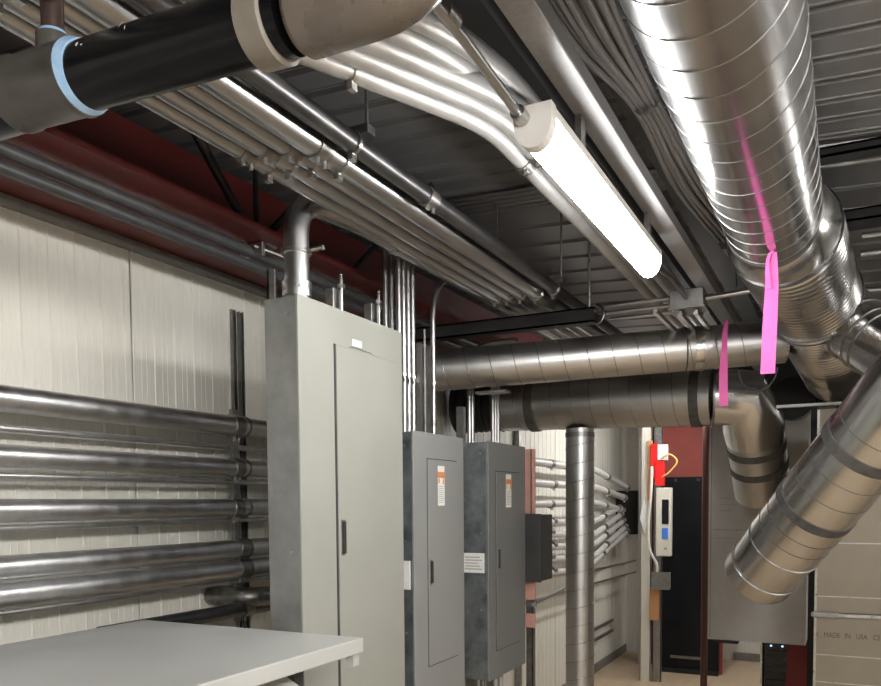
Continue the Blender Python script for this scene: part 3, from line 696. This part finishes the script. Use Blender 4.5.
for (x, an, a_, b_, tl) in ((-1.203, .38, .0035, .005, .3), (-1.19, .30, .003, .002, 0), (-1.10, .52, .0012, .009, -.25), (-1.085, .30, .001, .005, .1), (-1.08, -.35, .002, .002, .4)):
    c = V((x, yb_-math.cos(an)*.0575, 2.677+math.sin(an)*.0575)); nn = V((0, -math.cos(an), math.sin(an))); tz = V((0, math.sin(an), math.cos(an))); tx = V((1, 0, 0))
    u_ = tx*math.cos(tl)+tz*math.sin(tl); w_ = tz*math.cos(tl)-tx*math.sin(tl)
    mb.add([c+u_*a_*math.cos(k)*(1+.3*math.sin(3*k))+w_*b_*math.sin(k) for k in [2*PI*q/9 for q in range(9)]], [tuple(range(9))])
mb.build('paint_spatter', 'white', t)

# ------------------------------------------------------------------ far conduits on the left wall
far = [([ (6.0, 2.222), (7.88, 2.215), (9.29, 2.048)], .034), ([(6.0, 2.052), (7.88, 2.04), (9.15, 1.932)], .034), ([(6.0, 1.88), (7.88, 1.885), (9.06, 1.795)], .032),
       ([(6.0, 1.734), (7.88, 1.689), (8.9, 1.83)], .03), ([(6.0, 1.64), (7.88, 1.558), (9.0, 1.75)], .03), ([(6.0, 1.53), (7.88, 1.46), (9.1, 1.68)], .03), ([(6.0, 1.427), (7.88, 1.34), (9.2, 1.61)], .03), ([(6.0, 1.307), (7.6, 1.24), (9.3, 1.55)], .03)]
nm = ['topmost', 'second', 'third', 'fourth', 'fifth', 'sixth', 'seventh', 'lowest']
for i, (pp, r) in enumerate(far):
    path = [(-2.25, y, z) for y, z in pp]
    dd = (V(path[2])-V(path[1])).normalized(); q = V(path[1]).lerp(V(path[2]), .35)
    conduit('bright conduit on the far left wall beyond the panels, %s of eight' % nm[i], path, r, 'emt_far', [((-2.25, 6.55+.06*(i % 2), V(path[0]).z-.004), YY, .07), (q, dd, .07), (V(path[2])-dd*.08, dd, .07)], [], 'far wall conduits', segs=16)
t = thing('wall_plenum', 'dark box on the far left wall where the bright conduits end', 'box', (-2.3, 9.5, 1.4))
MB().box((-2.449, 9.5, 1.5), (-2.2, 9.9, 2.02), bev=.01).build('box', 'black_steel', t)
MB().box((-2.44, 9.48, 1.51), (-2.21, 9.5, 2.01), bev=.004).build('cover', 'black_steel', t)
for i, (z, z2) in enumerate(((1.10, 1.02), (1.20, 1.16))):
    conduit('thin horizontal conduit low on the far left wall, %s' % ['lower of two', 'upper of two'][i], [(-2.3, 4.9 if i == 0 else 7.3, z), (-2.3, 9.9, z2)], .011, 'emt', [((-2.3, 5.9 if i == 0 else 8, z), YY, .04)], [], 'thin far wall conduits', segs=10)
for i, z in enumerate((.36, .48)):
    o = MB().box((-2.444, 7.9, z), (-2.415, 9.3, z+.03)).build('wall_rail', 'strut'); tag(o, 'dull horizontal rail low on the far left wall, %s' % ['lower', 'upper'][i], 'rail', 'low wall rails')
# copper-pink board strips, dark box, strut beside the far panel
for i, (z0, z1) in enumerate(((1.83, 2.20), (1.33, 1.44+.0), (1.17, 1.25))):
    t = thing('backing_board', 'pinkish backing board beside the far panel, %s' % ['tall one above the dark box', 'one just below the dark box', 'lowest small one'][i], 'board', (-1.64, 4.35, z0), 'pinkish backing boards')
    MB().box((-1.675, 4.350, z0), (-1.590, 4.3675, z1), bev=.002).build('board', 'pinkish', t)
    if i == 0:
        for x in (-1.655, -1.612): MB().box((x, 4.344, z0), (x+.006, 4.350, z1)).build('metal_edge', 'strut', t)
t = thing('disconnect_box', 'dark grey square box beside the far panel', 'box', (-1.59, 4.33, 1.54))
MB().box((-1.66, 4.30, 1.445), (-1.535, 4.50, 1.825), bev=.004).build('body', 'handle', t)
MB().box((-1.663, 4.292, 1.44), (-1.532, 4.30, 1.83), bev=.002).build('cover', 'dark_gap', t)
t = thing('strut_post', 'free standing strut post right of the far panel', 'strut', (-1.63, 4.38, 0))
MB().box((-1.65, 4.368, 0), (-1.61, 4.372, 2.20)).box((-1.65, 4.368, 0), (-1.646, 4.41, 2.20)).box((-1.614, 4.368, 0), (-1.61, 4.41, 2.20)).build('channel', 'strut', t)
conduit('thin rod conduit reaching from the far panel post to the slim vertical duct', [(-1.60, 4.345, 1.305), (-2.1, 6.9, 1.20)], .011, 'emt', [((-1.615, 4.42, 1.302), (-.2, 1, 0), .05)], [], segs=12)
conduit('curved flexible conduit low behind the slim vertical duct', [(-2.43, 5.6, .75), (-2.35, 5.6, .75), (-2.25, 5.3, .4), (-2.2, 5.2, 0)], .02, 'emt', [], [], rad=.2, segs=12)
o = MB().box((-2.444, 6.2, 0.0), (-2.40, 6.25, 2.86)).build('strut_channel', 'strut'); tag(o, 'upright strut on the far left wall beyond the far panel', 'strut')

# ------------------------------------------------------------------ far end
o = MB().box((-2.10, 9.35, 0), (-1.97, 9.37, 3.2)).box((-2.045, 9.37, 0), (-2.025, 9.6, 3.2)).box((-2.10, 9.6, 0), (-1.97, 9.62, 3.2)).build('steel_column', 'red_dark'); tag(o, 'dark red steel column at the far left corner', 'column')
o = MB().box((-2.13, 9.30, 0), (-2.10, 9.33, 3.2)).build('corner_pipe', 'emt_white'); tag(o, 'pale thin upright pipe left of the dark red column', 'pipe')
for i, (x0, x1, z0) in enumerate(((-1.905, -1.80, 0), (-1.775, -1.69, 0.2))):
    y = 8.42
    o = MB().box((x0, y, z0*0), (x0+.006, y+.05, 3.0)).box((x0, y, 0), (x1, y+.006, 3.0)).box((x1-.006, y, 0), (x1, y+.05, 3.0)).build('steel_stud', ['cream', 'strut'][i])
    tag(o, ['pale upright stud left of the red box at the far end', 'grey upright stud behind the cream device at the far end'][i], 'stud', 'far upright studs')
t = thing('black_door_panel', 'tall black sheet panel standing at the far end under the red sheet', 'panel', (-1.52, 9, 0))
MB().box((-1.82, 9.0, 0), (-1.19, 9.03, 2.155), bev=.004).build('sheet', 'black_panel', t)
MB().box((-1.82, 8.96, 0), (-1.19, 9.0, .05)).build('base_rail', 'black_steel', t)
MB().box((-1.70, 8.985, .16), (-1.35, 9.0, .19)).build('lower_slot', 'fit', t)
for x in (-1.66, -1.42): MB().sweep([(x, 8.985, 2.12), (x, 9.0, 2.12)], .018, 8).build('bolt', 'handle', t)
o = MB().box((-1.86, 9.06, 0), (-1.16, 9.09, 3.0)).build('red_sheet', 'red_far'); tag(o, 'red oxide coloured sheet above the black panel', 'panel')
t = thing('rusty_post', 'slim rust brown upright post between the black panel and the grey plenum', 'post', (-1.03, 7, 0))
MB().sweep([(-1.045, 7.0, 0), (-1.045, 7.0, 3.3)], .028, 14).build('post', 'rust', t)
# devices
Y8 = 8.41
t = thing('alarm_box', 'bright red box high on the pale stud at the far end', 'box', (-1.74, Y8-.05, 2.1))
MB().box((-1.79, Y8-.06, 2.12), (-1.72, Y8, 2.48), bev=.004).box((-1.74, Y8-.08, 2.05), (-1.655, Y8, 2.30), bev=.004).build('case', 'red_bright', t)
MB().box((-1.72, Y8-.07, 2.31), (-1.625, Y8, 2.47), bev=.005).build('white_module', 'white', t)
o = MB().box((-1.83, Y8-.02, 1.9), (-1.785, Y8-.002, 2.52)).build('ply_strip', 'ply'); tag(o, 'orange wood strip behind the bright red box', 'board')
conduit('thin yellow wire curling from the white module on the red box', [(-1.68, 8.32, 2.33), (-1.60, 8.32, 2.38), (-1.50, 8.32, 2.30), (-1.60, 8.32, 2.18), (-1.67, 8.32, 2.14)], .008, 'yellow', rad=.08, segs=8, name='wire')
t = thing('wall_device', 'tall cream device with dark display and blue button at the far end', 'device', (-1.65, 8.3, 1.3))
MB().box((-1.725, 8.30, 1.33), (-1.575, 8.40, 2.03), bev=.01).build('case', 'cream', t)
MB().box((-1.662, 8.292, 1.66), (-1.595, 8.30, 1.91), bev=.002).build('display', 'black_gloss', t)
MB().box((-1.660, 8.290, 1.51), (-1.600, 8.30, 1.62), bev=.003).build('button', 'blue', t)
MB().box((-1.640, 8.296, 1.40), (-1.61, 8.30, 1.42)).build('badge', 'plate_grey', t)
conduit('white cable dropping from the red box to the grey switch box', [(-1.775, 8.33, 2.25), (-1.775, 8.32, 2.0), (-1.81, 8.32, 1.6), (-1.79, 8.32, 1.38), (-1.71, 8.32, 1.25), (-1.72, 8.35, 1.15)], .014, 'cable_white', rad=.12, segs=8, name='cable')
t = thing('switch_box', 'small grey metal switch box below the cream device', 'box', (-1.69, 8.35, .98))
MB().box((-1.765, 8.33, .99), (-1.59, 8.41, 1.16), bev=.006).build('body', 'can_a', t)
MB().box((-1.77, 8.322, .985), (-1.585, 8.33, 1.165), bev=.002).build('cover', 'strut', t)
o = MB().box((-1.80, Y8-.03, .66), (-1.705, Y8-.001, .985)).build('ply_block', 'ply'); tag(o, 'orange wood block under the small grey switch box', 'board')
o = MB().add([(-1.895, 8.34, 1.72), (-1.86, 8.36, 1.92), (-1.815, 8.39, 1.74), (-1.85, 8.37, 1.55), (-1.895, 8.345, 1.725), (-1.86, 8.365, 1.925), (-1.815, 8.395, 1.745), (-1.85, 8.375, 1.555)], [(0, 1, 2, 3), (4, 7, 6, 5), (0, 4, 5, 1), (1, 5, 6, 2), (2, 6, 7, 3), (3, 7, 4, 0)]).build('paper_tag', 'white'); tag(o, 'white paper tag on the pale stud left of the cream device', 'paper')

# grey plenum board at Y=6
t = thing('plenum_box', 'large dull grey sheet metal plenum behind the elbow and the open ended duct', 'plenum', (-.55, 6, .89))
MB().box((-.872, 6.0, .895), (-.225, 6.5, 2.52), bev=.004).build('casing', 'board', t)
MB().box((-.858, 5.996, .91), (-.852, 6.0, 2.50)).build('fold_line', 'seam', t)
MB().box((-.84, 5.996, 1.684), (-.24, 6.0, 1.690)).build('seam_line', 'seam', t)
text_mb('26 GA  30x60', .030, (-.80, 5.9985, 1.84), (1, 0, 0), (0, 0, 1)).build('stencil_text', 'plate_grey', t) if False else None
mb = MB()
for k in range(3): mb.box((-.80, 5.9975, 1.82+.045*k), (-.72+.03*(k % 2), 6.0, 1.826+.045*k))
mb.box((-.82, 5.9975, 1.625), (-.70, 6.0, 1.632)); mb.build('faded_marks', 'plate_grey', t)
MB().box((-.83, 5.96, .88), (-.66, 6.05, .896)).build('support_lip', 'black_steel', t)

o = MB().box((-.95, 6.7, 2.43), (1.3, 7.3, 3.15), bev=.01).build('dark_backing', 'black_steel'); tag(o, 'big black box added for darkness high behind the elbow and the plenums', 'duct')  # added black block, covers the white end wall where it should be dark
# plenum with warm light tinted into its steel colour, with writing
t = thing('plenum_box', 'big pale sheet metal plenum at the right edge with stencilled writing', 'plenum', (.5, 4.8, 0.6))
YT = 4.8
MB().box((-.14, YT, 1.285), (1.4, YT+.8, 2.385), bev=.004).build('upper_casing', 'duct_warm_tint', t)
MB().box((-.14, YT, .55), (1.4, YT+.8, 1.262), bev=.004).build('lower_casing', 'duct_warm_tint', t)
MB().box((-.155, YT-.012, 1.263), (1.4, YT+.01, 1.284), bev=.003).build('flange_joint', 'zinc', t)
MB().box((-.15, YT-.02, 1.258), (-.02, YT+.0, 1.289), bev=.004).build('corner_bracket', 'strut', t)
for z in (1.37, 1.66, 2.05): MB().box((-.125, YT-.003, z), (1.39, YT, z+.006)).build('cross_bead', 'zinc', t)
for z in (1.05, .90): MB().box((-.13, YT-.003, z), (1.39, YT, z+.006)).build('cross_bead', 'zinc', t)
MB().box((-.14, YT-.004, .56), (-.128, YT, 2.38)).build('corner_seam', 'zinc', t)
MB().box((-.05, YT-.01, 2.25), (.10, YT, 2.30)).build('duct_clip', 'zinc', t)
for wd, px in (('K', -.134), ('MADE', -.090), ('IN', .010), ('USA', .066), ('CS', .145)):
    text_mb(wd, 1.0, (px, YT-.0015, 1.150), (.029, 0, 0), (0, 0, .040)).build('stencil_text', 'ink', t)
o = MB().box((-.19, 5.3, 0), (-.155, 5.38, 2.45)).build('steel_post', 'black_steel'); tag(o, 'black upright post in the gap between the two sheet metal plenums', 'post')
o = MB().box((-.35, 4.86, 2.41), (.5, 4.90, 2.425)).build('strut_channel', 'strut'); tag(o, 'horizontal strut over the top of the pale plenum', 'strut')

# equipment cabinet and red leg
t = thing('equipment_rack', 'small black equipment rack low behind the grey plenum', 'rack', (-.44, 7, 0))
MB().box((-.575, 7.0, .0), (-.20, 7.4, .765), bev=.006).build('case', 'black_gloss', t)
MB().box((-.60, 6.99, .10), (-.585, 7.3, .79)).build('side_rail', 'white', t)
for z in (.62, .50, .38, .26):
    MB().box((-.55, 6.985, z), (-.33, 7.0, z+.05), bev=.003).build('rack_unit', 'handle', t)
for x in (-.525, -.44): MB().box((x, 6.982, .705), (x+.014, 6.99, .716)).build('status_light', 'led', t)
t = thing('slanted_support', 'deep red slanting steel leg beside the pale plenum', 'support', (-.3, 6.5, 0))
mb = MB(); mb.add([(-.46, 6.3, 0), (-.36, 6.3, 0), (-.19, 6.3, 1.35), (-.235, 6.3, 1.35), (-.46, 6.34, 0), (-.36, 6.34, 0), (-.19, 6.34, 1.35), (-.235, 6.34, 1.35)],
       [(0, 1, 2, 3), (4, 7, 6, 5), (0, 4, 5, 1), (1, 5, 6, 2), (2, 6, 7, 3), (3, 7, 4, 0)])
mb.build('slanted_flange', 'red_dark', t)
MB().box((-.36, 6.31, 0), (-.20, 6.33, .9)).build('gusset', 'red_dark', t)
struct('baseboard_end', MB().box((-1.15, YE-.02, 0.001), (XR, YE-.001, .09)), 'trim', 'grey base strip of the far wall', 'baseboard')

# ------------------------------------------------------------------ world, camera, view
w = bpy.data.worlds.new('World'); SC.world = w; w.use_nodes = True
w.node_tree.nodes['Background'].inputs['Color'].default_value = (.9, .95, 1, 1)
w.node_tree.nodes['Background'].inputs['Strength'].default_value = .0
cam = bpy.data.cameras.new('camera'); co = bpy.data.objects.new('camera', cam); COL.objects.link(co)
cam.sensor_width = 36; cam.sensor_fit = 'HORIZONTAL'; cam.lens = 800/881*36
cam.shift_y = (545-343)/881; cam.shift_x = 0
R_ = Matrix(((0.8926738617986865, -0.016911518365091326, 0.45038580906596815), (0.4506320478745638, 0.051246166136538776, -0.8912376719398049), (-0.008008363740262788, 0.998542853864016, 0.05336698518101054)))
co.matrix_world = Matrix.Translation((0, 0, 1.9)) @ R_.to_4x4()
cam.clip_start = .05
SC.camera = co
vs = SC.view_settings
vs.view_transform = 'Standard'; vs.look = 'None'; vs.gamma = 1; vs.use_curve_mapping = False; vs.exposure = .62
